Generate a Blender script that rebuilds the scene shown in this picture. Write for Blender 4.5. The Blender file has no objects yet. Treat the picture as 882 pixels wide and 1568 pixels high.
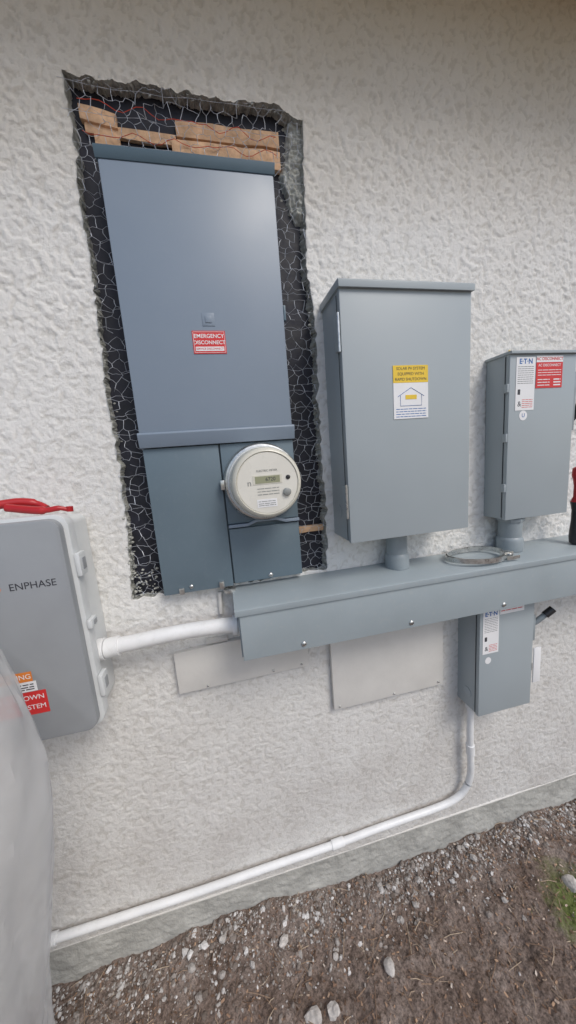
import bpy, bmesh, math, random
import numpy as np
from mathutils import Vector, Matrix
random.seed(7); rng=np.random.RandomState(11)
SC=bpy.context.scene
COL=SC.collection

# ------------------------------------------------------------------ materials
def newmat(name):
    m=bpy.data.materials.new(name); m.use_nodes=True
    nt=m.node_tree; b=nt.nodes['Principled BSDF']
    return m,nt,b
def ramp(nt,stops,src):
    r=nt.nodes.new('ShaderNodeValToRGB')
    e=r.color_ramp.elements
    while len(e)<len(stops): e.new(0.5)
    for i,(p,c) in enumerate(stops):
        e[i].position=p
        e[i].color=(c,c,c,1) if isinstance(c,(int,float)) else (*c,1)
    nt.links.new(src,r.inputs[0]); return r
def noise(nt,scale,detail=3,rough=.5,dist=0,vec=None):
    n=nt.nodes.new('ShaderNodeTexNoise')
    n.inputs['Scale'].default_value=scale;n.inputs['Detail'].default_value=detail
    n.inputs['Roughness'].default_value=rough;n.inputs['Distortion'].default_value=dist
    if vec is not None: nt.links.new(vec,n.inputs['Vector'])
    return n
def objco(nt):
    t=nt.nodes.new('ShaderNodeTexCoord'); return t.outputs['Object']
def mathn(nt,op,a,b=None):
    m=nt.nodes.new('ShaderNodeMath'); m.operation=op
    for i,v in enumerate((a,b)):
        if v is None: continue
        if isinstance(v,(int,float)): m.inputs[i].default_value=v
        else: nt.links.new(v,m.inputs[i])
    return m.outputs[0]
def simple(name,col,rough=.5,metal=0,var=.12,vs=12,bump=0,bs=60,spec=.5,dust=0,dustcol=(.5,.48,.44)):
    m,nt,b=newmat(name)
    co=objco(nt)
    n=noise(nt,vs,3,.6,0,co)
    c=np.array(col)
    r=ramp(nt,[(.3,tuple(c*(1-var))),(.7,tuple(np.minimum(c*(1+var),1)))],n.outputs['Fac'])
    out=r.outputs[0]
    if dust>0:
        n2=noise(nt,55,4,.75,.4,co)
        r2=ramp(nt,[(.54,0.0),(.75,dust)],n2.outputs['Fac'])
        mx=nt.nodes.new('ShaderNodeMixRGB'); nt.links.new(r2.outputs[0],mx.inputs[0])
        nt.links.new(out,mx.inputs[1]); mx.inputs[2].default_value=(*dustcol,1); out=mx.outputs[0]
    nt.links.new(out,b.inputs['Base Color'])
    r3=ramp(nt,[(.3,max(rough-.06,.02)),(.7,min(rough+.08,1))],n.outputs['Fac'])
    nt.links.new(r3.outputs[0],b.inputs['Roughness'])
    b.inputs['Metallic'].default_value=metal
    b.inputs['Specular IOR Level'].default_value=spec
    if bump>0:
        nb=noise(nt,bs,3 if bs>10 else 1,.6,0,co)
        bp=nt.nodes.new('ShaderNodeBump'); bp.inputs['Strength'].default_value=1; bp.inputs['Distance'].default_value=bump
        nt.links.new(nb.outputs['Fac'],bp.inputs['Height']); nt.links.new(bp.outputs[0],b.inputs['Normal'])
    return m

def make_stucco():
    m,nt,b=newmat('stucco')
    co=objco(nt)
    big=noise(nt,1.6,4,.6,0,co)
    rc=ramp(nt,[(.3,(.70,.69,.66)),(.7,(.77,.765,.745))],big.outputs['Fac'])
    sx=nt.nodes.new('ShaderNodeSeparateXYZ'); nt.links.new(co,sx.inputs[0])
    low=nt.nodes.new('ShaderNodeMapRange'); low.inputs[1].default_value=1.25; low.inputs[2].default_value=.4
    nt.links.new(sx.outputs[2],low.inputs[0])
    gn=noise(nt,5,4,.65,0,co)
    gr=ramp(nt,[(.38,0.28),(.70,.70)],gn.outputs['Fac'])
    gf=mathn(nt,'MULTIPLY',low.outputs[0],gr.outputs[0])
    mx=nt.nodes.new('ShaderNodeMixRGB'); nt.links.new(gf,mx.inputs[0]); nt.links.new(rc.outputs[0],mx.inputs[1]); mx.inputs[2].default_value=(.47,.44,.41,1)
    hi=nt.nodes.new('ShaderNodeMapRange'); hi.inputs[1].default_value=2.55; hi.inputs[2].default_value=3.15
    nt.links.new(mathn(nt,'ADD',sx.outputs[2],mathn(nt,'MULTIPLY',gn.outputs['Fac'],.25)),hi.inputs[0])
    mt_=nt.nodes.new('ShaderNodeMixRGB'); nt.links.new(mathn(nt,'MULTIPLY',hi.outputs[0],.68),mt_.inputs[0]); nt.links.new(mx.outputs[0],mt_.inputs[1]); mt_.inputs[2].default_value=(.53,.43,.27,1)  # warm shade and soffit bounce under the eave, painted into the stucco colour
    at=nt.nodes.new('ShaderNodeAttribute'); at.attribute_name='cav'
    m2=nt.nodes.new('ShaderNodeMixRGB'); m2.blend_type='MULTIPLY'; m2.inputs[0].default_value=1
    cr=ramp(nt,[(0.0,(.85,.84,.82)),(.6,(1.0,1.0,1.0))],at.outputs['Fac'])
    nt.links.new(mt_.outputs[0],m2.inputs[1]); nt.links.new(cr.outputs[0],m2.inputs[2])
    nt.links.new(m2.outputs[0],b.inputs['Base Color'])
    b.inputs['Roughness'].default_value=.7; b.inputs['Specular IOR Level'].default_value=.3
    nb=noise(nt,150,3,.65,.3,co)
    bp=nt.nodes.new('ShaderNodeBump'); bp.inputs['Distance'].default_value=.0022; bp.inputs['Strength'].default_value=1
    nt.links.new(nb.outputs['Fac'],bp.inputs['Height']); nt.links.new(bp.outputs[0],b.inputs['Normal'])
    return m
M={}
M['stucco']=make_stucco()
M['mortar']=simple('broken_mortar',(.40,.405,.37),.9,var=.3,vs=60,bump=.004,bs=120)
M['paper']=simple('building_paper',(.012,.013,.022),.6,var=.5,vs=18,bump=.004,bs=14,dust=.06,dustcol=(.22,.17,.13))
M['wood']=simple('torn_wood',(.70,.45,.27),.8,var=.25,vs=30,bump=.002,bs=90)
M['wire']=simple('galvanized_wire',(.55,.58,.63),.45,metal=.3,var=.5,vs=40)
M['redwire']=simple('red_wire',(.65,.07,.03),.5)
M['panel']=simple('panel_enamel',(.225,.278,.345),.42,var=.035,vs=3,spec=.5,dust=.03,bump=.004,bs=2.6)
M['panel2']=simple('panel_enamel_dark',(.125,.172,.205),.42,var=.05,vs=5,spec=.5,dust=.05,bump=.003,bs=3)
M['hood']=simple('hood_enamel',(.10,.158,.20),.4,var=.05)
M['box']=simple('box_enamel',(.355,.40,.42),.42,var=.03,vs=3,spec=.5,dust=.06,bump=.003,bs=2.8)
M['boxl']=simple('trough_enamel',(.33,.38,.40),.42,var=.05,vs=5,spec=.5,dust=.25,bump=.003,bs=3)
M['pvcg']=simple('grey_pvc',(.28,.32,.34),.4)
M['pvc']=simple('white_pvc',(.78,.785,.78),.38,var=.05,vs=20,dust=.28,dustcol=(.5,.47,.43))
M['steel']=simple('zinc_steel',(.6,.6,.58),.3,metal=.9,var=.2,vs=60)
M['dark']=simple('dark_gap',(.015,.017,.02),.6)
M['black']=simple('black_plastic',(.02,.02,.022),.4)
M['redp']=simple('red_plastic',(.42,.016,.02),.35)
M['white']=simple('white_label',(.82,.82,.82),.45,var=.03)
M['red']=simple('red_label',(.64,.025,.025),.45,var=.05)
M['yellow']=simple('yellow_label',(.82,.56,.04),.45,var=.05)
M['orange']=simple('orange_label',(.75,.22,.03),.45)
M['blue']=simple('blue_ink',(.02,.13,.40),.5)
M['ink']=simple('black_ink',(.04,.04,.05),.5)
M['meter']=simple('meter_cream',(.66,.64,.55),.22,var=.03,spec=.7)
M['meterf']=simple('meter_face',(.72,.70,.63),.25,var=.03,spec=.6)
M['lcd']=simple('lcd',(.30,.31,.20),.25,var=.05)
M['greyk']=simple('grey_knob',(.25,.26,.25),.35)
M['lid']=simple('grey_lid',(.29,.305,.32),.40,var=.03)
M['frame']=simple('light_frame',(.64,.66,.66),.4,var=.04)
M['plate']=simple('painted_plate',(.67,.655,.62),.5,var=.05,vs=8,bump=.0006,bs=40,dust=.15)
M['conc']=simple('concrete',(.41,.405,.375),.9,var=.2,vs=9,bump=.006,bs=45,dust=.5,dustcol=(.58,.57,.53))
M['soffit']=simple('tan_soffit',(.50,.34,.15),.8,var=.1)
M['stone']=simple('pale_stone',(.48,.45,.42),.85,var=.3,vs=50,bump=.003,bs=120)

# ------------------------------------------------------------------ helpers
def empty(name,loc=(0,0,0)):
    e=bpy.data.objects.new(name,None); e.empty_display_size=.1; COL.objects.link(e); return e
def obj(name,verts,faces,mat,parent=None,smooth=False,bev=0,seg=2,raw=False):
    me=bpy.data.meshes.new(name); me.from_pydata([tuple(v) for v in verts],[],faces); me.update()
    o=bpy.data.objects.new(name,me); COL.objects.link(o)
    for mm in (mat if isinstance(mat,list) else [mat]): me.materials.append(mm)
    if parent: o.parent=parent
    if not raw:
        bm=bmesh.new(); bm.from_mesh(me)
        bmesh.ops.recalc_face_normals(bm,faces=bm.faces)
        if bev>0:
            ed=[e for e in bm.edges if len(e.link_faces)==2 and e.calc_face_angle(0)>.5]
            bmesh.ops.bevel(bm,geom=ed,offset=bev,segments=seg,profile=.6,affect='EDGES',clamp_overlap=True)
        bm.to_mesh(me); bm.free()
    if smooth or bev>0:
        for p in me.polygons: p.use_smooth=True
        try: me.set_sharp_from_angle(angle=math.radians(40))
        except Exception: pass
    return o
def box(name,xr,yr,zr,mat,parent=None,bev=.002):
    x0,x1=xr;y0,y1=yr;z0,z1=zr
    v=[(x0,y0,z0),(x1,y0,z0),(x1,y1,z0),(x0,y1,z0),(x0,y0,z1),(x1,y0,z1),(x1,y1,z1),(x0,y1,z1)]
    f=[(0,3,2,1),(4,5,6,7),(0,1,5,4),(1,2,6,5),(2,3,7,6),(3,0,4,7)]
    return obj(name,v,f,mat,parent,bev=bev)
def prism_x(name,prof,x0,x1,mat,parent=None,bev=.0015):
    n=len(prof)
    v=[(x0,y,z) for y,z in prof]+[(x1,y,z) for y,z in prof]
    f=[tuple(range(n)),tuple(range(2*n-1,n-1,-1))]+[(i,(i+1)%n,n+(i+1)%n,n+i) for i in range(n)]
    return obj(name,v,f,mat,parent,bev=bev)
def prism_y(name,prof,y0,y1,mat,parent=None,bev=.0015):
    n=len(prof)
    v=[(x,y0,z) for x,z in prof]+[(x,y1,z) for x,z in prof]
    f=[tuple(range(n)),tuple(range(2*n-1,n-1,-1))]+[(i,(i+1)%n,n+(i+1)%n,n+i) for i in range(n)]
    return obj(name,v,f,mat,parent,bev=bev)
def rrect(x0,x1,z0,z1,r,k=6):
    P=[]
    for cx,cz,a0 in ((x1-r,z1-r,0),(x0+r,z1-r,90),(x0+r,z0+r,180),(x1-r,z0+r,270)):
        for i in range(k+1):
            a=math.radians(a0+90*i/k); P.append((cx+r*math.cos(a),cz+r*math.sin(a)))
    return P
def lathe(name,prof,origin,axis,mat,parent=None,seg=40):
    ax=Vector(axis).normalized(); q=ax.to_track_quat('Z','Y')
    v=[];f=[];n=len(prof)
    for i in range(seg):
        a=2*math.pi*i/seg
        for r,h in prof:
            p=q@Vector((r*math.cos(a),r*math.sin(a),h)); v.append(p+Vector(origin))
    for i in range(seg):
        j=(i+1)%seg
        for k in range(n-1): f.append((i*n+k,j*n+k,j*n+k+1,i*n+k+1))
    f.append(tuple(i*n for i in range(seg))); f.append(tuple(i*n+n-1 for i in range(seg)))
    return obj(name,v,f,mat,parent,smooth=True)
def cyl(name,p0,p1,r,mat,parent=None,seg=32,ch=.001):
    p0=Vector(p0);p1=Vector(p1);L=(p1-p0).length
    return lathe(name,[(r-ch,0),(r,ch),(r,L-ch),(r-ch,L)],p0,p1-p0,mat,parent,seg)
def sweep_raw(pts,r,seg,V,F):
    pts=[Vector(p) for p in pts]; n=len(pts); base=len(V)
    up=Vector((0.13,.2,1)).normalized()
    for i,p in enumerate(pts):
        t=(pts[min(i+1,n-1)]-pts[max(i-1,0)]).normalized()
        if abs(t.dot(up))>.95: u=Vector((1,0,0))
        else: u=up
        a=t.cross(u).normalized(); b=t.cross(a).normalized()
        rr=r[i] if isinstance(r,(list,tuple)) else r
        for k in range(seg):
            an=2*math.pi*k/seg
            V.append(p+a*rr*math.cos(an)+b*rr*math.sin(an))
    for i in range(n-1):
        for k in range(seg):
            k2=(k+1)%seg
            F.append((base+i*seg+k,base+i*seg+k2,base+(i+1)*seg+k2,base+(i+1)*seg+k))
    F.append(tuple(base+k for k in range(seg))); F.append(tuple(base+(n-1)*seg+k for k in range(seg)))
def sweep(name,pts,r,mat,parent=None,seg=16):
    V=[];F=[]; sweep_raw(pts,r,seg,V,F); return obj(name,V,F,mat,parent,smooth=True)
def smoothpath(ctrl,k=8):
    P=[Vector(c) for c in ctrl]; P=[P[0]]+P+[P[-1]]; out=[]
    for i in range(1,len(P)-2):
        for j in range(k):
            t=j/k
            a,b,c,d=P[i-1],P[i],P[i+1],P[i+2]
            out.append(.5*((2*b)+(c-a)*t+(2*a-5*b+4*c-d)*t*t+(3*b-a-3*c+d)*t**3))
    out.append(P[-2]); return out
def text(name,s,x,z,y,size,mat,parent,align='CENTER',sx=1.0,bold=0.0):
    c=bpy.data.curves.new(name,'FONT'); c.body=s; c.size=size; c.align_x=align; c.align_y='CENTER'; c.extrude=.0001; c.offset=bold
    o=bpy.data.objects.new(name,c); COL.objects.link(o)
    o.location=(x,y,z); o.rotation_euler=(math.pi/2,0,0); o.scale=(sx,1,1)
    c.materials.append(mat); o.parent=parent; return o
def lines(name,x0,x1,zs,y,h,mat,parent,words=6):
    V=[];F=[]
    for z in zs:
        x=x0
        while x<x1:
            w=random.uniform(.6,1.4)*(x1-x0)/words; e=min(x+w,x1)
            b=len(V); V+= [(x,y,z-h/2),(e,y,z-h/2),(e,y,z+h/2),(x,y,z+h/2)]; F.append((b,b+1,b+2,b+3))
            x=e+h*.9
    return obj(name,V,F,mat,parent)
def screw(name,x,y,z,parent,r=.006):
    o=lathe(name,[(r,0),(r,.002),(r*.7,.004),(r*.3,.0047)],(x,y,z),(0,-1,0),M['steel'],parent,18)
    box(name+'_slot',(x-r*.7,x+r*.7),(y-.0053,y-.004),(z-.0007,z+.0007),M['dark'],parent,0)
    return o
def vnoise(x,y,seed):
    r=np.random.RandomState(seed); T=r.rand(256,256)
    xi=np.floor(x).astype(int);yi=np.floor(y).astype(int);fx=x-xi;fy=y-yi
    fx=fx*fx*(3-2*fx);fy=fy*fy*(3-2*fy)
    g=lambda a,b:T[a%256,b%256]
    return (g(xi,yi)*(1-fx)+g(xi+1,yi)*fx)*(1-fy)+(g(xi,yi+1)*(1-fx)+g(xi+1,yi+1)*fx)*fy
def gnoise(x,y,seed):
    r=np.random.RandomState(seed); A=r.rand(256,256)*2*np.pi; GXc=np.cos(A);GYc=np.sin(A)
    x,y=.866*x-.5*y,.5*x+.866*y
    xi=np.floor(x).astype(int);yi=np.floor(y).astype(int);fx=x-xi;fy=y-yi
    u=fx*fx*fx*(fx*(fx*6-15)+10);v=fy*fy*fy*(fy*(fy*6-15)+10)
    def d(a,b):
        ia=(xi+a)%256;ib=(yi+b)%256
        return GXc[ia,ib]*(fx-a)+GYc[ia,ib]*(fy-b)
    return ((d(0,0)*(1-u)+d(1,0)*u)*(1-v)+(d(0,1)*(1-u)+d(1,1)*u)*v)*1.5
def sstep(a,b,x):
    t=np.clip((x-a)/(b-a),0,1); return t*t*(3-2*t)
def meshnp(name,V,Q,mats,smooth=None,mi=None,parent=None,k=4):
    me=bpy.data.meshes.new(name)
    me.vertices.add(len(V)); me.vertices.foreach_set('co',np.ascontiguousarray(V,dtype=np.float32).ravel())
    me.loops.add(len(Q)*k); me.loops.foreach_set('vertex_index',np.ascontiguousarray(Q,dtype=np.int32).ravel())
    me.polygons.add(len(Q)); me.polygons.foreach_set('loop_start',np.arange(0,len(Q)*k,k,dtype=np.int32))
    for m_ in mats: me.materials.append(m_)
    if mi is not None: me.polygons.foreach_set('material_index',mi.astype(np.int32))
    if smooth is not None: me.polygons.foreach_set('use_smooth',smooth)
    me.update(calc_edges=True)
    o=bpy.data.objects.new(name,me); COL.objects.link(o)
    if parent: o.parent=parent
    return o

# ------------------------------------------------------------------ house
house=empty('stucco_house')
ctrl=[(-.272,2.745),(-.235,2.738),(-.117,2.743),(-.02,2.741),(.109,2.733),(.215,2.738),(.25,2.742),(.275,2.728),(.33,2.712),(.323,2.591),(.316,2.355),(.326,2.211),(.330,2.060),(.324,1.901),(.326,1.733),(.328,1.602),(.322,1.395),(.1,1.39),(-.20,1.393),(-.311,1.388),(-.292,1.629),(-.288,1.840),(-.292,2.002),(-.282,2.171),(-.276,2.331),(-.278,2.496),(-.268,2.62)]
poly=[]
for i,(x,z) in enumerate(ctrl):
    x2,z2=ctrl[(i+1)%len(ctrl)]; L=math.hypot(x2-x,z2-z); n=max(2,int(L/.014))
    nx,nz=-(z2-z)/L,(x2-x)/L
    for k in range(n):
        t=k/n; j=random.gauss(0,.0026) if k else 0
        if random.random()<.07: j+=random.uniform(-.008,.008)
        poly.append((x+(x2-x)*t+nx*j,z+(z2-z)*t+nz*j))
poly=np.array(poly)
st=.0038
xs=np.concatenate([np.linspace(-4,-1.02,16)[:-1],np.arange(-1.02,1.72,st),np.linspace(1.72,5,16)])
zs=np.arange(.185,3.24,st)
nx_,nz_=len(xs),len(zs)
XX,ZZ=np.meshgrid(xs,zs,indexing='ij')
wx=XX+.012*gnoise(XX*34,ZZ*34,21)+.005*gnoise(XX*85,ZZ*85,22)
wz=ZZ+.012*gnoise(XX*34+9,ZZ*34+5,23)+.005*gnoise(XX*85+3,ZZ*85,24)
a1=gnoise(wx*54,wz*54,25)+.40*gnoise(wx*110,wz*110,26)
isl=sstep(-.26,-.04,a1)
a2=gnoise(wx*38+40,wz*43+11,27)+.35*gnoise(wx*95,wz*95,28)
isl2=sstep(.08,.20,a2)
rid=1-np.clip(np.abs(gnoise(wx*42+7,wz*46+70,29))*9,0,1)
f1=gnoise(XX*110,ZZ*110,30)
lg=gnoise(XX*2.3,ZZ*2.3,31)
mod=.7+.6*vnoise(XX*3+9,ZZ*3+9,33)
amp=.70*mod*(.66+.5*sstep(.8,1.6,ZZ))
H=amp*(.0024*isl+.0020*isl2-.0014*rid*(.3+.7*isl)+.0008*f1)+.003*lg
cav=np.clip(.15+.55*isl+.4*isl2-.3*rid,0,1)
cxx=(XX[:-1,:-1]+XX[1:,1:])/2; czz=(ZZ[:-1,:-1]+ZZ[1:,1:])/2
inside=np.zeros(cxx.shape,bool)
reg=(cxx>-.35)&(cxx<.37)&(czz>1.35)&(czz<2.79)
px=cxx[reg];pz=czz[reg];ins=np.zeros(px.shape,bool)
for i in range(len(poly)):
    ax_,az=poly[i];bx,bz=poly[(i+1)%len(poly)]
    if az==bz: continue
    ins^=((az>pz)!=(bz>pz))&(px<(bx-ax_)*(pz-az)/(bz-az)+ax_)
inside[reg]=ins
keep=~inside
idx=np.arange(nx_*nz_).reshape(nx_,nz_)
quads=np.stack([idx[:-1,:-1],idx[1:,:-1],idx[1:,1:],idx[:-1,1:]],-1)
kq=quads[keep]
bed=[]
nb_=inside[1:-1,1:-1]&(keep[:-2,1:-1]|keep[2:,1:-1]|keep[1:-1,:-2]|keep[1:-1,2:])
I,J=np.where(nb_); I=I+1;J=J+1
for i,j in zip(I,J):
    q=quads[i,j]
    if keep[i-1,j]: bed.append((q[0],q[3]))
    if keep[i+1,j]: bed.append((q[1],q[2]))
    if keep[i,j-1]: bed.append((q[0],q[1]))
    if keep[i,j+1]: bed.append((q[3],q[2]))
V=np.stack([XX.ravel(),-H.ravel(),ZZ.ravel()],-1)
bvs=sorted(set([a for e in bed for a in e]))
A=poly;B=np.roll(poly,-1,0);AB=B-A;L2=(AB**2).sum(1)
for b in bvs:
    p=V[b,[0,2]]; t=np.clip(((p-A)*AB).sum(1)/L2,0,1); q=A+AB*t[:,None]; k=((q-p)**2).sum(1).argmin()
    V[b,0],V[b,2]=q[k]
ext={};extra=[]
for b in bvs:
    y=V[b]; left=y[0]<.02
    s=1 if left else -1
    wr=.003 if left else .008
    mid=(y[0]+random.uniform(-.001,.003)*s,.008+random.uniform(-.003,.003),y[2]+random.uniform(-.003,.003))
    back=(y[0]+(random.uniform(0,wr)+.4*wr*(1+math.sin(y[2]*60)))*s,.0315,y[2]+random.uniform(-.004,.002))
    ext[b]=(len(V)+len(extra),len(V)+len(extra)+1); extra+= [mid,back]
V=np.vstack([V,np.array(extra)])
sk=[]
for a,b in bed:
    sk.append((a,b,ext[b][0],ext[a][0])); sk.append((ext[a][0],ext[b][0],ext[b][1],ext[a][1]))
sk=np.array(sk)
allq=np.vstack([kq,sk])
mi=np.zeros(len(allq),int); mi[len(kq):]=1
sm=np.array([True]*len(kq)+[False]*len(sk))
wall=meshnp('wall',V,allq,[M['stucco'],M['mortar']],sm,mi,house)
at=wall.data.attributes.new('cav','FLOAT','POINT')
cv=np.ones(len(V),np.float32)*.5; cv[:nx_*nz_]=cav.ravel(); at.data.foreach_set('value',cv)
box('sheathing',(-.6,.6),(.031,.06),(1.2,2.95),M['paper'],house,0)
fx_=np.concatenate([np.linspace(-4,-1.1,8)[:-1],np.arange(-1.1,1.9,.006),np.linspace(1.9,5,8)]); fz_=np.arange(-.2,.205,.006)
FX,FZ=np.meshgrid(fx_,fz_,indexing='ij')
FH=.004*gnoise(FX*9,FZ*9,41)+.0024*gnoise(FX*30,FZ*45,42)+.0014*gnoise(FX*80,FZ*80,43)
i2=np.arange(FX.size).reshape(FX.shape)
meshnp('foundation',np.stack([FX.ravel(),.008-FH.ravel(),FZ.ravel()],-1),np.stack([i2[:-1,:-1],i2[1:,:-1],i2[1:,1:],i2[:-1,1:]],-1).reshape(-1,4),[M['conc']],np.ones((FX.shape[0]-1)*(FX.shape[1]-1),bool),None,house)
prism_x('weep_screed',[(.006,.190),(-.004,.187),(-.004,.183),(.006,.184)],-4,5,M['plate'],house,0)
box('soffit',(-4,5),(-.42,.3),(3.235,3.27),M['soffit'],house,.002)
box('fascia',(-4,5),(-.45,-.421),(3.19,3.42),M['soffit'],house,.002)
prism_x('roof',[(-.50,3.42),(3,4.8),(3,4.86),(-.52,3.47)],-4.2,5.2,M['conc'],house,0)

def plank(x0,x1,z0,z1,sl=0):
    r=lambda s:random.uniform(-s,s)
    P=[];n=max(3,int((x1-x0)/.045))
    for i in range(n+1):
        x=x0+(x1-x0)*i/n; P.append((x,z1+sl*(x-x0)+r(.0022)))
    P.append((x1+r(.003),(z0+z1)/2+sl*(x1-x0)))
    for i in range(n,-1,-1):
        x=x0+(x1-x0)*i/n; P.append((x,z0+sl*(x-x0)+r(.0022)))
    return P
lathw=empty('torn_wood_lath')
for k_,(x0,x1,z0,z1,y,sl) in enumerate(((-.02,.262,2.654,2.692,.018,0),(-.035,.262,2.598,2.644,.015,0),(-.252,-.165,2.668,2.700,.014,-.18),(-.245,-.022,2.640,2.665,.020,-.03),(-.225,-.165,2.606,2.637,.017,.05),(.235,.32,1.527,1.549,.012,0))):
    prism_y('strip_%d'%k_,plank(x0,x1,z0,z1,sl),y,.03,M['wood'],lathw,.001)
rw=empty('red_wire_run')
for i,(za,zb) in enumerate(((2.70,2.66),(2.63,2.625))):
    pts=[]
    for k in range(30):
        t=k/29; pts.append((-.25+.5*t,.006+.006*math.sin(k*1.3+i),za+(zb-za)*t+.007*math.sin(k*.9+i*2)+random.gauss(0,.0015)))
    sweep('strand_%d'%i,pts,.0008,M['redwire'],rw,5)
_ico={}
def ico(sub):
    if sub not in _ico:
        bm=bmesh.new(); bmesh.ops.create_icosphere(bm,subdivisions=sub,radius=1)
        _ico[sub]=(np.array([v.co[:] for v in bm.verts]),np.array([[v.index for v in f.verts] for f in bm.faces])); bm.free()
    return _ico[sub]
def rocks(name,items,mat,parent=None,sub=2,rough=.28,flat=.8,smooth=False):
    bv,bf=ico(sub); VV=[];FF=[];base=0
    for (x,y,z,s) in items:
        k=rng.normal(0,1,(5,3)); ph=rng.rand(5)*6
        r=1+rough*np.sin(bv@k.T*1.6+ph).sum(1)/2.2+rng.normal(0,.04,len(bv))
        P=bv*r[:,None]*np.array([1,rng.uniform(.6,1),rng.uniform(.5,flat)])
        a=rng.rand()*6.28;ca,sa=math.cos(a),math.sin(a)
        b=rng.uniform(-.6,.6);cb,sb=math.cos(b),math.sin(b)
        R=np.array([[ca,-sa,0],[sa,ca,0],[0,0,1]])@np.array([[1,0,0],[0,cb,-sb],[0,sb,cb]])
        VV.append(P@R.T*s+np.array([x,y,z])); FF.append(bf+base); base+=len(bv)
    F_=np.vstack(FF)
    return meshnp(name,np.vstack(VV),F_,[mat],np.full(len(F_),smooth),None,parent,3)
U=random.uniform
it=[(U(-.305,-.288),U(0,.015),U(1.39,1.65),U(.002,.006)) for _ in range(60)]
it+=[(U(-.29,-.23),U(0,.015),U(1.39,1.48),U(.002,.005)) for _ in range(40)]
it+=[(U(-.283,-.272),U(0,.015),U(1.75,2.7),U(.002,.004)) for _ in range(18)]
it+=[(U(.312,.326),U(0,.015),U(1.39,2.5),U(.002,.006)) for _ in range(40)]
it+=[(U(-.26,.26),U(0,.015),U(2.73,2.738),U(.002,.005)) for _ in range(20)]
rocks('mortar_rubble',it,M['mortar'],None,2,.3)
sx_=np.linspace(.252,.326,34);sz_=np.linspace(2.44,2.712,110)
SX,SZ=np.meshgrid(sx_,sz_,indexing='ij')
edge=.012*gnoise(SX*30,SZ*30,51)+.006*gnoise(SX*90,SZ*90,52)
prof=sstep(.0,.018,SX-.268-.012*np.sin(SZ*31)+edge)
SY=.034-.026*prof*(.55+.45*vnoise(SX*45,SZ*45,53))-.006*gnoise(SX*110,SZ*110,54)
SY+=.04*sstep(.05,0,SZ-2.44)*1.0
i3=np.arange(SX.size).reshape(SX.shape)
meshnp('mortar_smear',np.stack([SX.ravel(),SY.ravel(),SZ.ravel()],-1),np.stack([i3[:-1,:-1],i3[1:,:-1],i3[1:,1:],i3[:-1,1:]],-1).reshape(-1,4),[M['mortar']],np.ones(33*109,bool))

# chicken wire
V=[];F=[]
a=.0180
w=a*math.sqrt(3)
def inop(x,z): return -.297+(.02 if z>1.9 else 0)<x<.330 and 1.39<z<2.74 and not (-.19<x<.205 and z<2.54)
jit={}
def node(x,z):
    k=(round(x,4),round(z,4))
    if k not in jit: jit[k]=(x+random.gauss(0,.0034),.001+random.uniform(-.008,.014),z+random.gauss(0,.0034))
    return jit[k]
rows=int(1.4/(1.5*a))+2
for r in range(-1,rows):
    for c in range(-2,26):
        X0=-.34+c*w+(w/2 if r%2 else 0); Z0=1.37+r*1.5*a
        top=(X0,Z0+a); tr_=(X0+w/2,Z0+a/2); br=(X0+w/2,Z0-a/2); tl=(X0-w/2,Z0+a/2)
        for p,q in ((top,tr_),(tr_,br),(top,tl)):
            m_=((p[0]+q[0])/2,(p[1]+q[1])/2)
            if inop(*m_) and random.random()>.12:
                A_=node(*p);B_=node(*q); mid=[(A_[i]+B_[i])/2+random.gauss(0,.0016) for i in range(3)]
                sweep_raw([A_,mid,B_],.0005 if (p,q)!=(tr_,br) else .00085,4,V,F)
z=1.40
while z<2.74:
    for (xa,xb) in ((-.30,-.19),(.205,.332)) if z<2.54 else ((-.285,.33),):
        n=10; pts=[(xa+(xb-xa)*k/n,-.001+random.uniform(-.004,.008),z+random.gauss(0,.001)+.003*math.sin(z*40+k)) for k in range(n+1)]
        sweep_raw(pts,.0005,4,V,F)
    z+=random.uniform(.04,.07)
obj('chicken_wire_lath',V,F,M['wire'],raw=True)

# ------------------------------------------------------------------ main service panel
sp=empty('electrical_service_panel')
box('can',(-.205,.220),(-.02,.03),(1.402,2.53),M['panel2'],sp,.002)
box('upper_door',(-.211,.2225),(-.05,-.021),(1.878,2.532),M['panel'],sp,.004)
prism_x('rain_hood',[(.028,2.562),(-.050,2.559),(-.060,2.553),(-.052,2.530),(-.040,2.534),(.02,2.536)],-.216,.2265,M['hood'],sp,.0015)
prism_x('door_lip',[(-.0205,1.879),(-.053,1.879),(-.056,1.874),(-.046,1.838),(-.0205,1.838)],-.2155,.2290,M['panel'],sp,.0015)
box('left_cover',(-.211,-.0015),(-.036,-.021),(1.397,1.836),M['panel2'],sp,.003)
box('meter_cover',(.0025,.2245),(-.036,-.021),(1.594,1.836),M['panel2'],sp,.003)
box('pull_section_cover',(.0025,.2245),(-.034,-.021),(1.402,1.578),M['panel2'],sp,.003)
prism_y('seam_rib',[(.003,1.583),(.06,1.583),(.09,1.593),(.15,1.593),(.18,1.583),(.2255,1.583),(.2255,1.592),(.18,1.592),(.15,1.602),(.09,1.602),(.06,1.592),(.003,1.592)],-.044,-.0215,M['panel'],sp,.001)
screw('cover_screw_0',-.129,-.036,1.415,sp)
screw('cover_screw_a',.119,-.034,1.414,sp,.007)
box('hasp_left',(-.165,-.15),(-.044,-.036),(1.396,1.415),M['steel'],sp,.002)
box('hasp_right',(-.045,-.03),(-.046,-.036),(1.396,1.418),M['steel'],sp,.002)
box('door_latch',(.2225,.229),(-.05,-.035),(2.17,2.21),M['hood'],sp,.001)
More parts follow.
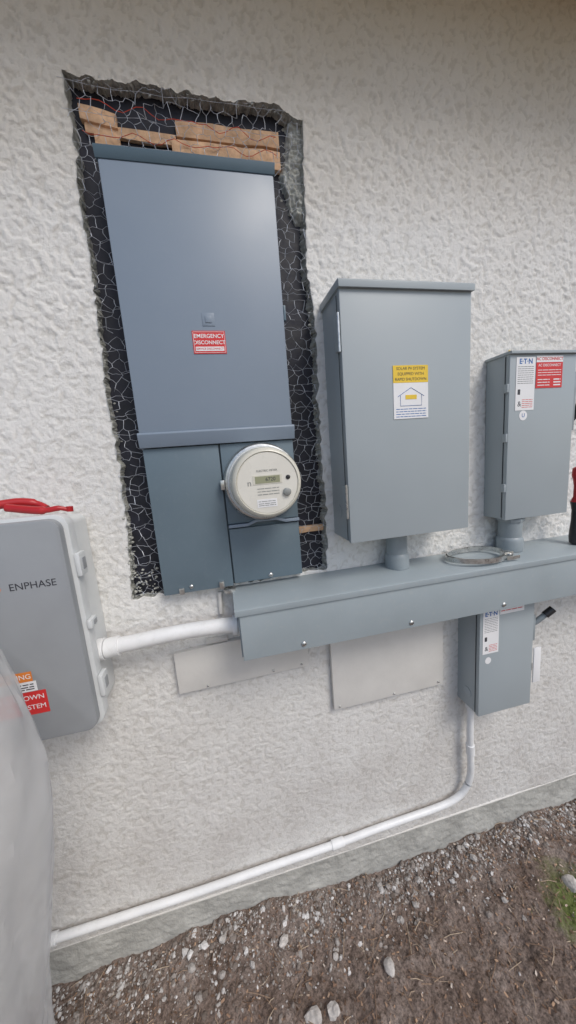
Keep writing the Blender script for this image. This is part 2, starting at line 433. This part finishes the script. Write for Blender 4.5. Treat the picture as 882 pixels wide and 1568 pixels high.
for nm,h,dep in (('logo_outer',.0165,.0014),('logo_inner',.0085,.003)):
    cx_,cz_=.010,2.170
    P=[(cx_-h,cz_-h),(cx_+h,cz_-h),(cx_+h,cz_+h),(cx_-h,cz_+h)]
    prism_y(nm,P,-.05-dep,-.0502,M['panel'],sp,.001)
el=empty('emergency_disconnect_label')
box('sticker',(-.038,.051),(-.0515,-.0503),(2.082,2.141),M['red'],el,0)
for (x0,x1,z0,z1) in ((-.0355,.0485,2.1377,2.1385),(-.0355,.0485,2.0845,2.0853),(-.0355,-.0347,2.0843,2.1387),(.0477,.0485,2.0843,2.1387)):
    box('border',(x0,x1),(-.0519,-.0516),(z0,z1),M['white'],el,0)
text('t1','EMERGENCY',.0065,2.127,-.0518,.0142,M['white'],el,bold=.0002)
text('t2','DISCONNECT',.0065,2.1105,-.0518,.0136,M['white'],el,bold=.0002)
box('strip',(-.032,.045),(-.0519,-.0516),(2.089,2.100),M['white'],el,0)
text('t3','SERVICE DISCONNECT',.0065,2.0945,-.0522,.0072,M['red'],el)

# meter
mt=empty('electric_meter')
mc=(.119,1.715)
lathe('socket_ring',[(.116,0),(.118,.006),(.116,.016),(.112,.024),(.104,.026)],(mc[0],-.036,mc[1]),(0,-1,0),M['steel'],mt,64)
lathe('ring_band',[(.104,.0),(.1065,.003),(.1065,.014),(.104,.017)],(mc[0],-.058,mc[1]),(0,-1,0),M['frame'],mt,64)
lathe('cover',[(.101,0),(.100,.02),(.098,.06),(.0945,.075),(.088,.083),(.0855,.0835),(.084,.080),(.083,.0795)],(mc[0],-.072,mc[1]+.002),(0,-1,0),M['meter'],mt,64)
fy=-.1522
lathe('face',[(.083,0),(.082,.0012)],(mc[0],fy,mc[1]+.002),(0,-1,0),M['meterf'],mt,64)
lathe('cover_ring',[(.0955,0),(.0975,.002),(.0955,.004)],(mc[0],-.128,mc[1]+.002),(0,-1,0),M['frame'],mt,64)
fz=fy-.0014
def fbox(n,cx,cz,wd,ht,mat,dy=.001,bev=0): return box(n,(mc[0]+cx-wd/2,mc[0]+cx+wd/2),(fz-dy,fz),(mc[1]+cz-ht/2,mc[1]+cz+ht/2),mat,mt,bev)
fbox('lcd_frame',.0,.012,.080,.024,M['meter'],.001)
fbox('lcd',.0,.012,.068,.019,M['lcd'],.0016)
text('lcd_digits','6720',.008+mc[0],mc[1]+.012,fz-.0018,.014,M['ink'],mt)
lathe('optical_port',[(.006,0),(.006,.002),(.004,.003)],(mc[0]+.057,fz,mc[1]+.014),(0,-1,0),M['black'],mt,20)
lathe('reset_knob',[(.011,0),(.011,.006),(.008,.008)],(mc[0]+.051,fz,mc[1]-.026),(0,-1,0),M['greyk'],mt,20)
fbox('nameplate',-.006,-.052,.055,.022,M['white'],.0006)
text('phase','n',mc[0]-.050,mc[1]+.005,fz-.0005,.024,M['greyk'],mt)
text('face_text_1','ELECTRIC METER',mc[0],mc[1]+.036,fz-.0005,.0075,M['greyk'],mt)
lines('face_text_2',mc[0]-.03,mc[0]+.03,[mc[1]+z for z in (-.012,-.020,-.028)],fz-.0005,.0018,M['greyk'],mt,4)
lines('face_text_3',mc[0]-.03,mc[0]+.018,[mc[1]+z for z in (-.047,-.053,-.058)],fz-.0009,.0018,M['greyk'],mt,4)
box('seal_tab',(mc[0]-.126,mc[0]-.114),(-.062,-.042),(mc[1]-.012,mc[1]+.016),M['steel'],mt,.002)

# ------------------------------------------------------------------ enclosures
def enclosure(name,x0,x1,z0,z1,dep,cap=.02,mat='box'):
    e=empty(name)
    box('back_box',(x0+.002,x1-.002),(-dep+.018,-.002),(z0+.002,z1),M[mat],e,.002)
    prism_y('door',[(x0,z0),(x1,z0),(x1,z1-.001),(x0,z1-.001)],-dep,-dep+.0165,M[mat],e,.0035)
    prism_x('drip_cap',[(-.002,z1+cap),(-dep-.004,z1+cap*.8),(-dep-.009,z1+cap*.6),(-dep-.009,z1-.004),(-dep-.003,z1-.003),(-.002,z1)],x0-.004,x1+.004,M[mat],e,.001)
    return e
so=enclosure('solar_breaker_enclosure',.353,.758,1.514,2.213,.147,.022)
for i,z in enumerate((2.10,1.64)):
    box('hinge_%d'%i,(.345,.3525),(-.145,-.118),(z-.045,z+.045),M['box'],so,.002)
    cyl('hinge_pin_%d'%i,(.3465,-.1475,z-.05),(.3465,-.1475,z+.05),.0035,M['steel'],so,12)
box('side_seam',(.3515,.3525),(-.128,-.126),(1.52,2.20),M['dark'],so,0)
lathe('knockout',[(.022,0),(.022,.0012),(.015,.0016)],(.3546,-.06,1.60),(-1,0,0),M['box'],so,24)
pl=empty('solar_warning_label')
yl=-.148
box('yellow_part',(.503,.614),(yl-.0007,-.1472),(1.966,2.013),M['yellow'],pl,0)
box('white_part',(.503,.614),(yl-.0006,-.1472),(1.866,1.9655),M['white'],pl,0)
for i,s in enumerate(('SOLAR PV SYSTEM','EQUIPPED WITH','RAPID SHUTDOWN')): text('y%d'%i,s,.5585,2.004-.0145*i,yl-.0009,.0112,M['ink'],pl)
hx,hz=.5585,1.928
V=[];F=[]
sweep_raw([(hx-.042,yl-.001,hz),(hx,yl-.001,hz+.024),(hx+.042,yl-.001,hz)],.0007,4,V,F)
sweep_raw([(hx-.034,yl-.001,hz+.003),(hx-.034,yl-.001,hz-.026),(hx+.034,yl-.001,hz-.026),(hx+.034,yl-.001,hz+.003)],.0007,4,V,F)
obj('house_icon',V,F,M['blue'],pl)
box('icon_fill',(hx-.018,hx+.018),(yl-.0012,yl-.0007),(hz-.008,hz+.004),M['yellow'],pl,0)
lines('small_text',.51,.607,[1.893,1.886,1.879,1.872],yl-.0008,.0020,M['blue'],pl,8)

ac=enclosure('ac_disconnect_switch_box',.950,1.219,1.506,2.058,.098,.008)
for i,z in enumerate((1.95,1.79,1.62)):
    box('hinge_%d'%i,(.942,.9495),(-.098,-.083),(z-.014,z+.014),M['box'],ac,.002)
box('side_seam',(.9483,.9495),(-.083,-.081),(1.515,2.05),M['dark'],ac,0)
box('switch_mount',(1.2195,1.245),(-.085,-.03),(1.80,2.0),M['pvcg'],ac,.004)
sweep('switch_lever',[(1.24,-.06,1.82),(1.262,-.075,1.85),(1.268,-.09,1.95)],.009,M['black'],ac)
lathe('top_plug',[(.005,0),(.005,.006),(.002,.012)],(.985,-.06,2.067),(0,0,1),M['yellow'],ac,12)
def eaton(par,x,z,w,h,y):
    l=par
    box('maker_label',(x,x+w),(y-.0006,y-.0001),(z-h,z),M['white'],l,0)
    text('maker_name','E·T·N',x+w/2,z-.014,y-.0008,.022,M['blue'],l,bold=.0006)
    lines('label_text',x+.006,x+w-.006,[z-.03-.0065*i for i in range(9)],y-.0008,.0014,M['ink'],l,6)
    box('warn_box',(x+.008,x+.018),(y-.0008,y-.0006),(z-h*.70,z-h*.6),M['ink'],l,0)
    text('warn_mark','&',x+.016,z-h*.88,y-.0008,.024,M['ink'],l)
    lines('label_text_2',x+.026,x+w-.006,[z-h*.8-.006*i for i in range(5)],y-.0008,.0018,M['red'],l,3)
la=empty('ac_disconnect_label')
eaton(la,.974,2.045,.075,.168,-.0985)
box('red_top',(1.053,1.161),(-.0992,-.0986),(2.028,2.048),M['white'],la,0)
text('t0','AC DISCONNECT',1.107,2.038,-.0994,.0135,M['red'],la,bold=.0002)
box('red_body',(1.053,1.161),(-.0992,-.0986),(1.946,2.0275),M['red'],la,0)
text('t1','AC DISCONNECT',1.107,2.018,-.0994,.0115,M['white'],la,bold=.0001)
lines('t2',1.06,1.155,[2.003,1.995,1.987],-.0994,.0020,M['white'],la,5)
lines('t3',1.06,1.11,[1.973,1.964,1.955],-.0994,.0025,M['white'],la,2)
lines('t4',1.125,1.155,[1.973,1.964,1.955],-.0994,.004,M['white'],la,1)
lathe('inspection_sticker',[(.016,0),(.016,.0006)],(1.008,-.0982,1.860),(0,-1,0),M['white'],la,24)
text('sticker_mark','U',1.008,1.860,-.0992,.018,M['blue'],la)

lo=enclosure('lower_disconnect_switch_box',.842,1.078,.766,1.213,.112,.001)
box('side_seam',(.8403,.8415),(-.097,-.095),(.775,1.2),M['dark'],lo,0)
lathe('knockout',[(.02,0),(.02,.0012),(.013,.0016)],(.8436,-.055,.83),(-1,0,0),M['box'],lo,24)
box('switch_mount',(1.0785,1.102),(-.10,-.04),(1.02,1.125),M['pvcg'],lo,.004)
sweep('switch_lever',smoothpath([(1.095,-.07,1.07),(1.115,-.085,1.085),(1.145,-.10,1.12),(1.158,-.105,1.135)],4),.010,M['pvcg'],lo)
sweep('lever_grip',[(1.142,-.10,1.117),(1.168,-.108,1.142)],.013,M['black'],lo)
box('hanging_tag',(1.083,1.115),(-.115,-.111),(.855,1.0),M['white'],lo,.001)
box('latch',(1.0785,1.09),(-.105,-.09),(.90,.93),M['steel'],lo,.002)
ll=empty('lower_disconnect_label')
eaton(ll,.854,1.188,.068,.168,-.1125)
box('white_strip',(.925,1.03),(-.1131,-.1126),(1.165,1.205),M['white'],ll,0)
lines('strip_text',.93,1.025,[1.178,1.19],-.1133,.003,M['red'],ll,4)
lathe('inspection_sticker',[(.013,0),(.013,.0006)],(.879,-.1122,.992),(0,-1,0),M['white'],ll,24)

# trough
tr=empty('wiring_trough')
X0,X1=.004,1.75
box('body',(X0+.003,X1),(-.158,-.004),(1.222,1.368),M['boxl'],tr,.002)
prism_x('lid',[(-.004,1.384),(-.165,1.376),(-.1715,1.373),(-.1715,1.356),(-.169,1.356),(-.169,1.3695),(-.004,1.3695)],X0-.012,X1,M['boxl'],tr,.0008)
prism_x('front_cover',[(-.1595,1.355),(-.1665,1.354),(-.1665,1.219),(-.150,1.216),(-.150,1.2195),(-.1595,1.2205)],X0,X1,M['boxl'],tr,.0008)
for i,x in enumerate((.182,.535,.883,1.25)): screw('cover_screw_%d'%i,x,-.1668,1.236,tr,.0075)
box('end_flange',(X0-.004,X0+.002),(-.155,-.01),(1.224,1.366),M['boxl'],tr,.001)
def nip(x,y,z0,z1,r,par):
    lathe('hub',[(r*1.0,0),(r*1.02,.004),(r*1.02,z1-z0)],(x,y,z0),(0,0,1),M['pvcg'],par,40)
    lathe('lower_ring',[(r*1.16,0),(r*1.18,.003),(r*1.18,.040),(r*1.1,.048),(r,.052)],(x,y,z0),(0,0,1),M['pvcg'],par,40)
    lathe('locknut',[(r*1.18,0),(r*1.2,.002),(r*1.2,.012),(r*1.1,.014)],(x,y,z1-.016),(0,0,1),M['pvcg'],par,8)
cp=empty('conduit_coupling'); nip(.560,-.048,1.381,1.514,.034,cp)
cp2=empty('conduit_coupling.001'); nip(1.022,-.050,1.381,1.506,.037,cp2)
hc=empty('steel_band_clamp')
def band(nm,rx,ry,z0,h,ph):
    V=[];F=[];n=72
    for i in range(n):
        a_=2*math.pi*i/n
        for (dr,dz) in ((0,0),(.002,0),(.002,h),(0,h)):
            V.append((.835+(rx+dr)*math.cos(a_),-.092+(ry+dr)*math.sin(a_),z0+dz+.003*(1+math.sin(a_*2+ph))))
    for i in range(n):
        j=(i+1)%n
        for k in range(4): F.append((i*4+k,j*4+k,j*4+(k+1)%4,i*4+(k+1)%4))
    obj(nm,V,F,M['steel'],hc,smooth=True)
band('band',.105,.068,1.3835,.017,0); band('inner_band',.099,.063,1.386,.015,1.4)
box('screw_housing',(.912,.948),(-.138,-.115),(1.384,1.406),M['steel'],hc,.003)
cyl('clamp_screw',(.93,-.145,1.396),(.93,-.11,1.396),.007,M['steel'],hc,12)
box('band_tail',(.905,.955),(-.155,-.153),(1.384,1.397),M['steel'],hc,.0005)

bu=empty('conduit_bushing')
lathe('ring',[(.016,0),(.019,.002),(.019,.012),(.014,.014)],(-.015,-.03,1.376),(0,0,1),M['steel'],bu,24)
cyl('nut',(-.032,-.03,1.382),(-.02,-.035,1.386),.006,M['steel'],bu,6)
cyl('stub',(-.052,-.012,1.30),(-.048,-.012,1.375),.007,M['plate'],bu,16)

p1=empty('blank_cover_plate')
prism_y('plate',[(-.213,1.052),(.225,1.058),(.225,1.205),(-.06,1.203),(-.213,1.193)],-.022,-.003,M['plate'],p1,.002)
for i,(x,z) in enumerate(((-.12,1.063),(.10,1.068),(.2,1.07))): screw('s%d'%i,x,-.022,z,p1,.004)
p2=empty('blank_cover_plate.001')
box('plate',(.309,.761),(-.022,-.003),(.857,1.20),M['plate'],p2,.002)
for i,(x,z) in enumerate(((.33,.87),(.55,.868),(.74,.873))): screw('s%d'%i,x,-.022,z,p2,.004)
box('old_box_edge',(-.11,-.04),(-.02,-.003),(1.206,1.218),M['plate'],p1,.002)

# conduits
c1=empty('white_pvc_conduit')
pts=smoothpath([(-.395,-.08,1.286),(-.30,-.08,1.290),(-.17,-.081,1.296),(-.05,-.083,1.294),(.004,-.085,1.290)],8)
sweep('pipe',pts,.0225,M['pvc'],c1,24)
cyl('coupling',(-.376,-.08,1.286),(-.340,-.08,1.288),.028,M['pvc'],c1)
cyl('elbow_hub',(-.398,-.08,1.2855),(-.378,-.08,1.286),.031,M['pvc'],c1)
cyl('locknut',(-.018,-.0845,1.291),(-.004,-.0848,1.290),.030,M['pvc'],c1,12)
c2=empty('white_pvc_conduit.001')
ctrl2=[(.873,-.04,.765),(.873,-.04,.60),(.878,-.04,.48),(.879,-.038,.42),(.868,-.034,.365),(.84,-.030,.322),(.79,-.028,.298),(.72,-.026,.288),(.63,-.025,.284),(.45,-.025,.280),(.289,-.025,.272),(0,-.025,.268),(-.255,-.025,.263),(-.5,-.025,.264),(-.715,-.025,.266)]
sweep('pipe',smoothpath(ctrl2,8),.0130,M['pvc'],c2,20)
cyl('coupling_1',(.876,-.04,.522),(.874,-.04,.568),.0165,M['pvc'],c2)
cyl('coupling_2',(.262,-.025,.2715),(.312,-.025,.2735),.016,M['pvc'],c2)
cyl('coupling_3',(-.705,-.025,.266),(-.735,-.025,.2655),.018,M['pvc'],c2)
cyl('box_adapter',(.873,-.04,.738),(.873,-.04,.766),.018,M['pvc'],c2)

# ------------------------------------------------------------------ combiner box
cb=empty('solar_combiner_box')
prism_y('lid',rrect(-.765,-.392,1.112,1.680,.028),-.171,-.146,M['lid'],cb,.006)
prism_y('frame',rrect(-.772,-.383,1.104,1.688,.03),-.1455,-.112,M['frame'],cb,.004)
prism_y('body',rrect(-.757,-.398,1.118,1.672,.02),-.1115,-.002,M['frame'],cb,.004)
for i,z in enumerate((1.556,1.395,1.218)):
    h=.030 if i!=1 else .012
    box('latch_%d'%i,(-.3825,-.370),(-.150,-.112),(z-h,z+h),M['frame'],cb,.004)
    box('latch_slot_%d'%i,(-.3705,-.3685),(-.138,-.12),(z-h*.5,z+h*.5),M['lid'],cb,.001)
cc=empty('combiner_label')
text('maker_name','ENPHASE',-.4195,1.527,-.1715,.0245,M['ink'],cc,'RIGHT',1.0)
lathe('logo',[(.010,0),(.010,.0006)],(-.548,-.1711,1.527),(0,-1,0),M['orange'],cc,20)
box('orange_part',(-.62,-.515),(-.1716,-.1711),(1.283,1.309),M['orange'],cc,0)
box('white_part',(-.62,-.509),(-.1716,-.1711),(1.256,1.2825),M['white'],cc,0)
text('ow','WARNING',-.517,1.296,-.1718,.018,M['white'],cc,'RIGHT')
lines('wt',-.60,-.515,[1.275,1.268,1.262],-.1718,.003,M['ink'],cc,5)
box('red_part',(-.62,-.492),(-.1716,-.1711),(1.192,1.2545),M['red'],cc,0)
text('rt1','RAPID SHUTDOWN',-.497,1.238,-.1718,.018,M['white'],cc,'RIGHT')
text('rt2','PV SYSTEM',-.497,1.212,-.1718,.018,M['white'],cc,'RIGHT')

# tools
pr=empty('red_handled_pliers')
zt=1.688
sweep('handle_1',smoothpath([(-.392,-.11,zt+.006),(-.41,-.115,zt+.012),(-.44,-.115,zt+.010),(-.475,-.11,zt+.014),(-.53,-.10,zt+.024)],6),[.0055]*6+[.007]*7+[.010]*12,M['redp'],pr)
sweep('handle_2',smoothpath([(-.455,-.075,zt+.012),(-.48,-.07,zt+.026),(-.52,-.075,zt+.034),(-.57,-.09,zt+.030)],6),[.008]*7+[.011]*12,M['redp'],pr)
sweep('handle_cap',[(-.388,-.11,zt+.001),(-.387,-.11,zt+.014)],.0075,M['redp'],pr)
cyl('pivot',(-.575,-.095,zt+.010),(-.575,-.095,zt+.036),.014,M['black'],pr)
sweep('jaw_1',[(-.57,-.09,zt+.022),(-.60,-.102,zt+.018),(-.635,-.115,zt+.014)],[.013,.011,.005],M['black'],pr)
sweep('jaw_2',[(-.57,-.10,zt+.022),(-.60,-.09,zt+.019),(-.635,-.102,zt+.015)],[.013,.011,.005],M['black'],pr)
ts=empty('red_handled_screwdriver')
lathe('grip_base',[(.010,0),(.020,.006),(.022,.03),(.020,.06)],(1.268,-.10,1.379),(0.03,.05,1),M['black'],ts,20)
lathe('grip_mid',[(.020,0),(.017,.03),(.016,.07),(.021,.10)],(1.27,-.097,1.439),(0.03,.05,1),M['black'],ts,20)
lathe('grip_neck',[(.021,0),(.013,.02),(.012,.06),(.016,.09)],(1.273,-.092,1.539),(0.03,.05,1),M['redp'],ts,20)
lathe('grip_end',[(.017,0),(.019,.01),(.017,.035),(.010,.04)],(1.276,-.0875,1.628),(0.03,.05,1),M['redp'],ts,20)

# ------------------------------------------------------------------ plastic sheet
zk=[0,.3,.64,.85,1.06,1.20,1.30,1.40,1.47,1.53,1.58,1.61,1.63]
xk=[-.585,-.53,-.480,-.435,-.400,-.378,-.372,-.378,-.388,-.405,-.44,-.51,-.62]
yk=[.27,.27,.26,.25,.24,.23,.22,.21,.20,.18,.14,.09,.04]
nz2=140;na=170
V=[];F=[]
for i in range(nz2+1):
    z=1.63*i/nz2
    xe=np.interp(z,zk,xk); ry=np.interp(z,zk,yk); rx=xe+1.0
    for k in range(na):
        a_=2*math.pi*k/na
        ca,sa=math.cos(a_),math.sin(a_)
        e=.75
        fx=abs(ca)**e*(1 if ca>0 else -1); fy2=abs(sa)**e*(1 if sa>0 else -1)
        fold=.007*math.sin(a_*11+z*2+1.5*math.sin(z*4))+.009*abs(math.sin(a_*15-z*3+math.sin(z*7)))+.008*math.sin(a_*4+z*6)*min(1,z)+.004*abs(math.sin(a_*37+z*15))
        V.append((-1.0+(rx-.012)*fx+fold*ca,-.47+ry*fy2+fold*sa,z+.004*math.sin(a_*17+z*20)))
for i in range(nz2):
    for k in range(na):
        k2=(k+1)%na; F.append((i*na+k,i*na+k2,(i+1)*na+k2,(i+1)*na+k))
F.append(tuple(nz2*na+k for k in range(na)))
m,nt,b=newmat('milky_plastic')
b.inputs['Base Color'].default_value=(.80,.80,.79,1); b.inputs['Roughness'].default_value=.18
b.inputs['Specular IOR Level'].default_value=.7
tl=nt.nodes.new('ShaderNodeBsdfTranslucent'); tl.inputs[0].default_value=(.80,.79,.78,1)
tp=nt.nodes.new('ShaderNodeBsdfTransparent')
m1=nt.nodes.new('ShaderNodeMixShader'); m1.inputs[0].default_value=.4
m2=nt.nodes.new('ShaderNodeMixShader')
nn=noise(nt,5,2,.5,1,objco(nt)); rr_=ramp(nt,[(.3,.34),(.7,.56)],nn.outputs['Fac'])
nt.links.new(rr_.outputs[0],m2.inputs[0])
nt.links.new(b.outputs[0],m1.inputs[1]); nt.links.new(tl.outputs[0],m1.inputs[2])
nt.links.new(m1.outputs[0],m2.inputs[1]); nt.links.new(tp.outputs[0],m2.inputs[2])
nt.links.new(m2.outputs[0],nt.nodes['Material Output'].inputs['Surface'])
obj('plastic_sheet',V,F,m,None,smooth=True)

# ------------------------------------------------------------------ ground
gx=np.concatenate([np.linspace(-60,-3,14)[:-1],np.linspace(-3,-1.1,20)[:-1],np.arange(-1.1,2.0,.0045),np.linspace(2.0,4,20)[1:],np.linspace(4,60,14)[1:]])
gy=np.concatenate([np.linspace(-60,-3,14)[:-1],np.linspace(-3,-.75,24)[:-1],np.arange(-.75,.03,.0045),[.1,5,60]])
GX,GY=np.meshgrid(gx,gy,indexing='ij')
def hfun(x,y):
    h=.034*(vnoise(x*4+50,y*4+50,1)-.5)+.018*(vnoise(x*13+50,y*13+50,2)-.5)+.014*(vnoise(x*37+90,y*37+90,3)-.5)+.009*(vnoise(x*90+200,y*90+200,4)-.5)+.005*(vnoise(x*190+400,y*190+400,5)-.5)
    fade=np.clip(3-np.abs(x-.4)*.6,0,1)
    berm=.045*np.exp(-((x+.05)/.35)**2)*np.exp(-((y)/.10)**2)+.016*np.exp(-(y/.12)**2)
    return h*fade+berm+.004
GZ=hfun(GX,GY)
GZ[GY>.05]=-.02
V=np.stack([GX.ravel(),GY.ravel(),GZ.ravel()],-1)
idx=np.arange(GX.size).reshape(GX.shape)
Q=np.stack([idx[:-1,:-1],idx[1:,:-1],idx[1:,1:],idx[:-1,1:]],-1).reshape(-1,4)
m,nt,b=newmat('dirt'); co=objco(nt)
n_=noise(nt,7,5,.7,.3,co); r1=ramp(nt,[(.25,(.145,.102,.08)),(.5,(.24,.185,.155)),(.75,(.35,.295,.26))],n_.outputs['Fac'])
n2_=noise(nt,120,3,.7,0,co); r2=ramp(nt,[(.35,.5),(.6,1.2)],n2_.outputs['Fac'])
mm=nt.nodes.new('ShaderNodeMixRGB'); mm.blend_type='MULTIPLY'; mm.inputs[0].default_value=1
nt.links.new(r1.outputs[0],mm.inputs[1]); nt.links.new(r2.outputs[0],mm.inputs[2])
vm=nt.nodes.new('ShaderNodeVectorMath'); vm.operation='DISTANCE'; nt.links.new(co,vm.inputs[0]); vm.inputs[1].default_value=(1.17,-.30,0.0)
nm=noise(nt,22,4,.7,0,co)
dd=mathn(nt,'ADD',vm.outputs['Value'],mathn(nt,'MULTIPLY',nm.outputs['Fac'],.22))
rm=ramp(nt,[(.18,.85),(.27,0.0)],dd)
mg=nt.nodes.new('ShaderNodeMixRGB'); nt.links.new(rm.outputs[0],mg.inputs[0]); nt.links.new(mm.outputs[0],mg.inputs[1]); mg.inputs[2].default_value=(.15,.20,.05,1)
nt.links.new(mg.outputs[0],b.inputs['Base Color']); b.inputs['Roughness'].default_value=.95; b.inputs['Specular IOR Level'].default_value=.2
bp=nt.nodes.new('ShaderNodeBump'); bp.inputs['Distance'].default_value=.006; bp.inputs['Strength'].default_value=1
nb=noise(nt,240,3,.7,0,co); nt.links.new(nb.outputs['Fac'],bp.inputs['Height']); nt.links.new(bp.outputs[0],b.inputs['Normal'])
meshnp('ground',V,Q,[m],np.ones(len(Q),bool))
def gh(x,y): return hfun(np.atleast_1d(x),np.atleast_1d(y))
def rockmat(name,stops):
    m,nt,b=newmat(name)
    gi=nt.nodes.new('ShaderNodeNewGeometry')
    r=ramp(nt,stops,gi.outputs['Random Per Island'])
    n=noise(nt,160,3,.6,0,objco(nt)); rr=ramp(nt,[(.3,.7),(.7,1.2)],n.outputs['Fac'])
    mx=nt.nodes.new('ShaderNodeMixRGB'); mx.blend_type='MULTIPLY'; mx.inputs[0].default_value=1
    nt.links.new(r.outputs[0],mx.inputs[1]); nt.links.new(rr.outputs[0],mx.inputs[2]); nt.links.new(mx.outputs[0],b.inputs['Base Color'])
    b.inputs['Roughness'].default_value=.9; b.inputs['Specular IOR Level'].default_value=.25
    return m
GM=rockmat('gravel_mix',[(0,(.15,.12,.10)),(.4,(.27,.235,.21)),(.75,(.42,.395,.37)),(1,(.68,.665,.65))])
c=[]
while len(c)<9500:
    x=U(-1.05,1.95); y=-abs(random.gauss(0,.13)) if random.random()<.75 else -U(0,.6)
    if y<-.6: continue
    cl=float(vnoise(np.array([x*6+30]),np.array([y*6+30]),77)[0])
    dens=(.18+.82*math.exp(-(y/.13)**2))*(.25+1.1*cl)
    if x>.35 and y<-.12: dens*=.5
    if random.random()>dens: continue
    s=min(.0018*math.exp(random.gauss(.38,.65)),.013)
    c.append((x,y,s))
c=np.array(c); zz=gh(c[:,0],c[:,1])+c[:,2]*.15
rocks('gravel',[(x,y,z,s) for (x,y,s),z in zip(c,zz)],GM,None,1,.34,.75)
for i,(x,y,s) in enumerate(((.035,-.10,.017),(.3765,-.248,.020),(.093,-.268,.026),(.167,-.28,.019),(1.177,-.217,.028),(.05,-.03,.012),(.62,-.06,.010),(-.18,-.05,.013),(.21,-.17,.011))):
    rocks('stone',[(x,y,float(gh(x,y)[0])+s*.25,s)],M['stone'],None,2,.36,.8)
V=[];F=[]
for i in range(1000):
    x=U(-.9,1.8);y=-U(0,.6);a_=U(0,6.28);L=U(.008,.045) if i%5 else U(.04,.11)
    z=float(gh(x,y)[0])+.004; c_,s_=math.cos(a_)*L/2,math.sin(a_)*L/2
    sweep_raw([(x-c_,y-s_,z+U(-.002,.005)),(x+random.gauss(0,.003),y+random.gauss(0,.003),z+.003),(x+c_,y+s_,z+U(-.002,.005))],U(.0005,.0015),4,V,F)
obj('twigs',V,F,rockmat('twig_mix',[(0,(.13,.08,.055)),(.5,(.28,.19,.13)),(1,(.52,.42,.31))]),raw=True)
V=[];F=[]
for i in range(2600):
    x=U(-.9,1.8);y=-U(0,.6);z=float(gh(x,y)[0])+.004;s=U(.002,.0065)
    a_=U(0,6.28);b_=len(V)
    for k,(p,q) in enumerate(((-1,-.4),(1,-.5),(1.1,.4),(-.8,.5))):
        V.append((x+s*(p*math.cos(a_)-q*math.sin(a_)),y+s*(p*math.sin(a_)+q*math.cos(a_)),z+U(-.002,.003)))
    F.append((b_,b_+1,b_+2,b_+3))
obj('wood_chips',V,F,rockmat('chip_mix',[(0,(.10,.065,.045)),(.5,(.26,.165,.115)),(.85,(.45,.30,.20)),(1,(.62,.55,.48))]),raw=True)
V=[];F=[]
for i in range(1500):
    r=abs(random.gauss(0,.06));t=U(0,6.28);x=1.17+r*math.cos(t)*1.2;y=-.29+r*math.sin(t)*.8
    z=float(gh(x,y)[0]);b_=len(V);a_=U(0,6.28);h=U(.003,.009);w_=.0012
    V+=[(x-w_*math.cos(a_),y-w_*math.sin(a_),z),(x+w_*math.cos(a_),y+w_*math.sin(a_),z),(x+random.gauss(0,.004),y+random.gauss(0,.004),z+h)]; F.append((b_,b_+1,b_+2))
obj('moss',V,F,simple('moss_green',(.20,.25,.06),.8,var=.4,vs=60),raw=True)

# ------------------------------------------------------------------ light
W=bpy.data.worlds.new('World'); SC.world=W; W.use_nodes=True
nt=W.node_tree; bg=nt.nodes['Background']
sky=nt.nodes.new('ShaderNodeTexSky'); sky.sky_type='NISHITA'; sky.sun_disc=False
EL,AZ=48,148
sky.sun_elevation=math.radians(EL); sky.sun_rotation=math.radians(AZ)
sky.air_density=1.0; sky.dust_density=2.0; sky.ozone_density=1.0
nt.links.new(sky.outputs[0],bg.inputs[0]); bg.inputs[1].default_value=.15
sd=bpy.data.lights.new('sun','SUN'); sd.energy=1.5; sd.angle=math.radians(24); sd.color=(1,.96,.90)
so_=bpy.data.objects.new('sun',sd); COL.objects.link(so_)
az=math.radians(AZ);el_=math.radians(EL)
dirv=Vector((math.sin(az)*math.cos(el_),math.cos(az)*math.cos(el_),math.sin(el_)))
so_.rotation_euler=dirv.to_track_quat('Z','Y').to_euler(); so_.location=(2,-6,6)

# ------------------------------------------------------------------ camera
cd=bpy.data.cameras.new('camera'); cam=bpy.data.objects.new('camera',cd); COL.objects.link(cam)
cd.sensor_fit='VERTICAL'; cd.sensor_height=36; cd.sensor_width=36; cd.lens=480/1568*36
cd.clip_start=.01; cd.clip_end=500
R=Matrix(((0.97522,0.10907,-0.19248),(-0.2068,0.1392,-0.9685),(-0.07883,0.98423,0.15832)))
cam.matrix_world=Matrix.Translation((0,-1,1.77))@R.to_4x4()
SC.camera=cam
SC.view_settings.view_transform='Standard'; SC.view_settings.look='None'; SC.view_settings.exposure=0
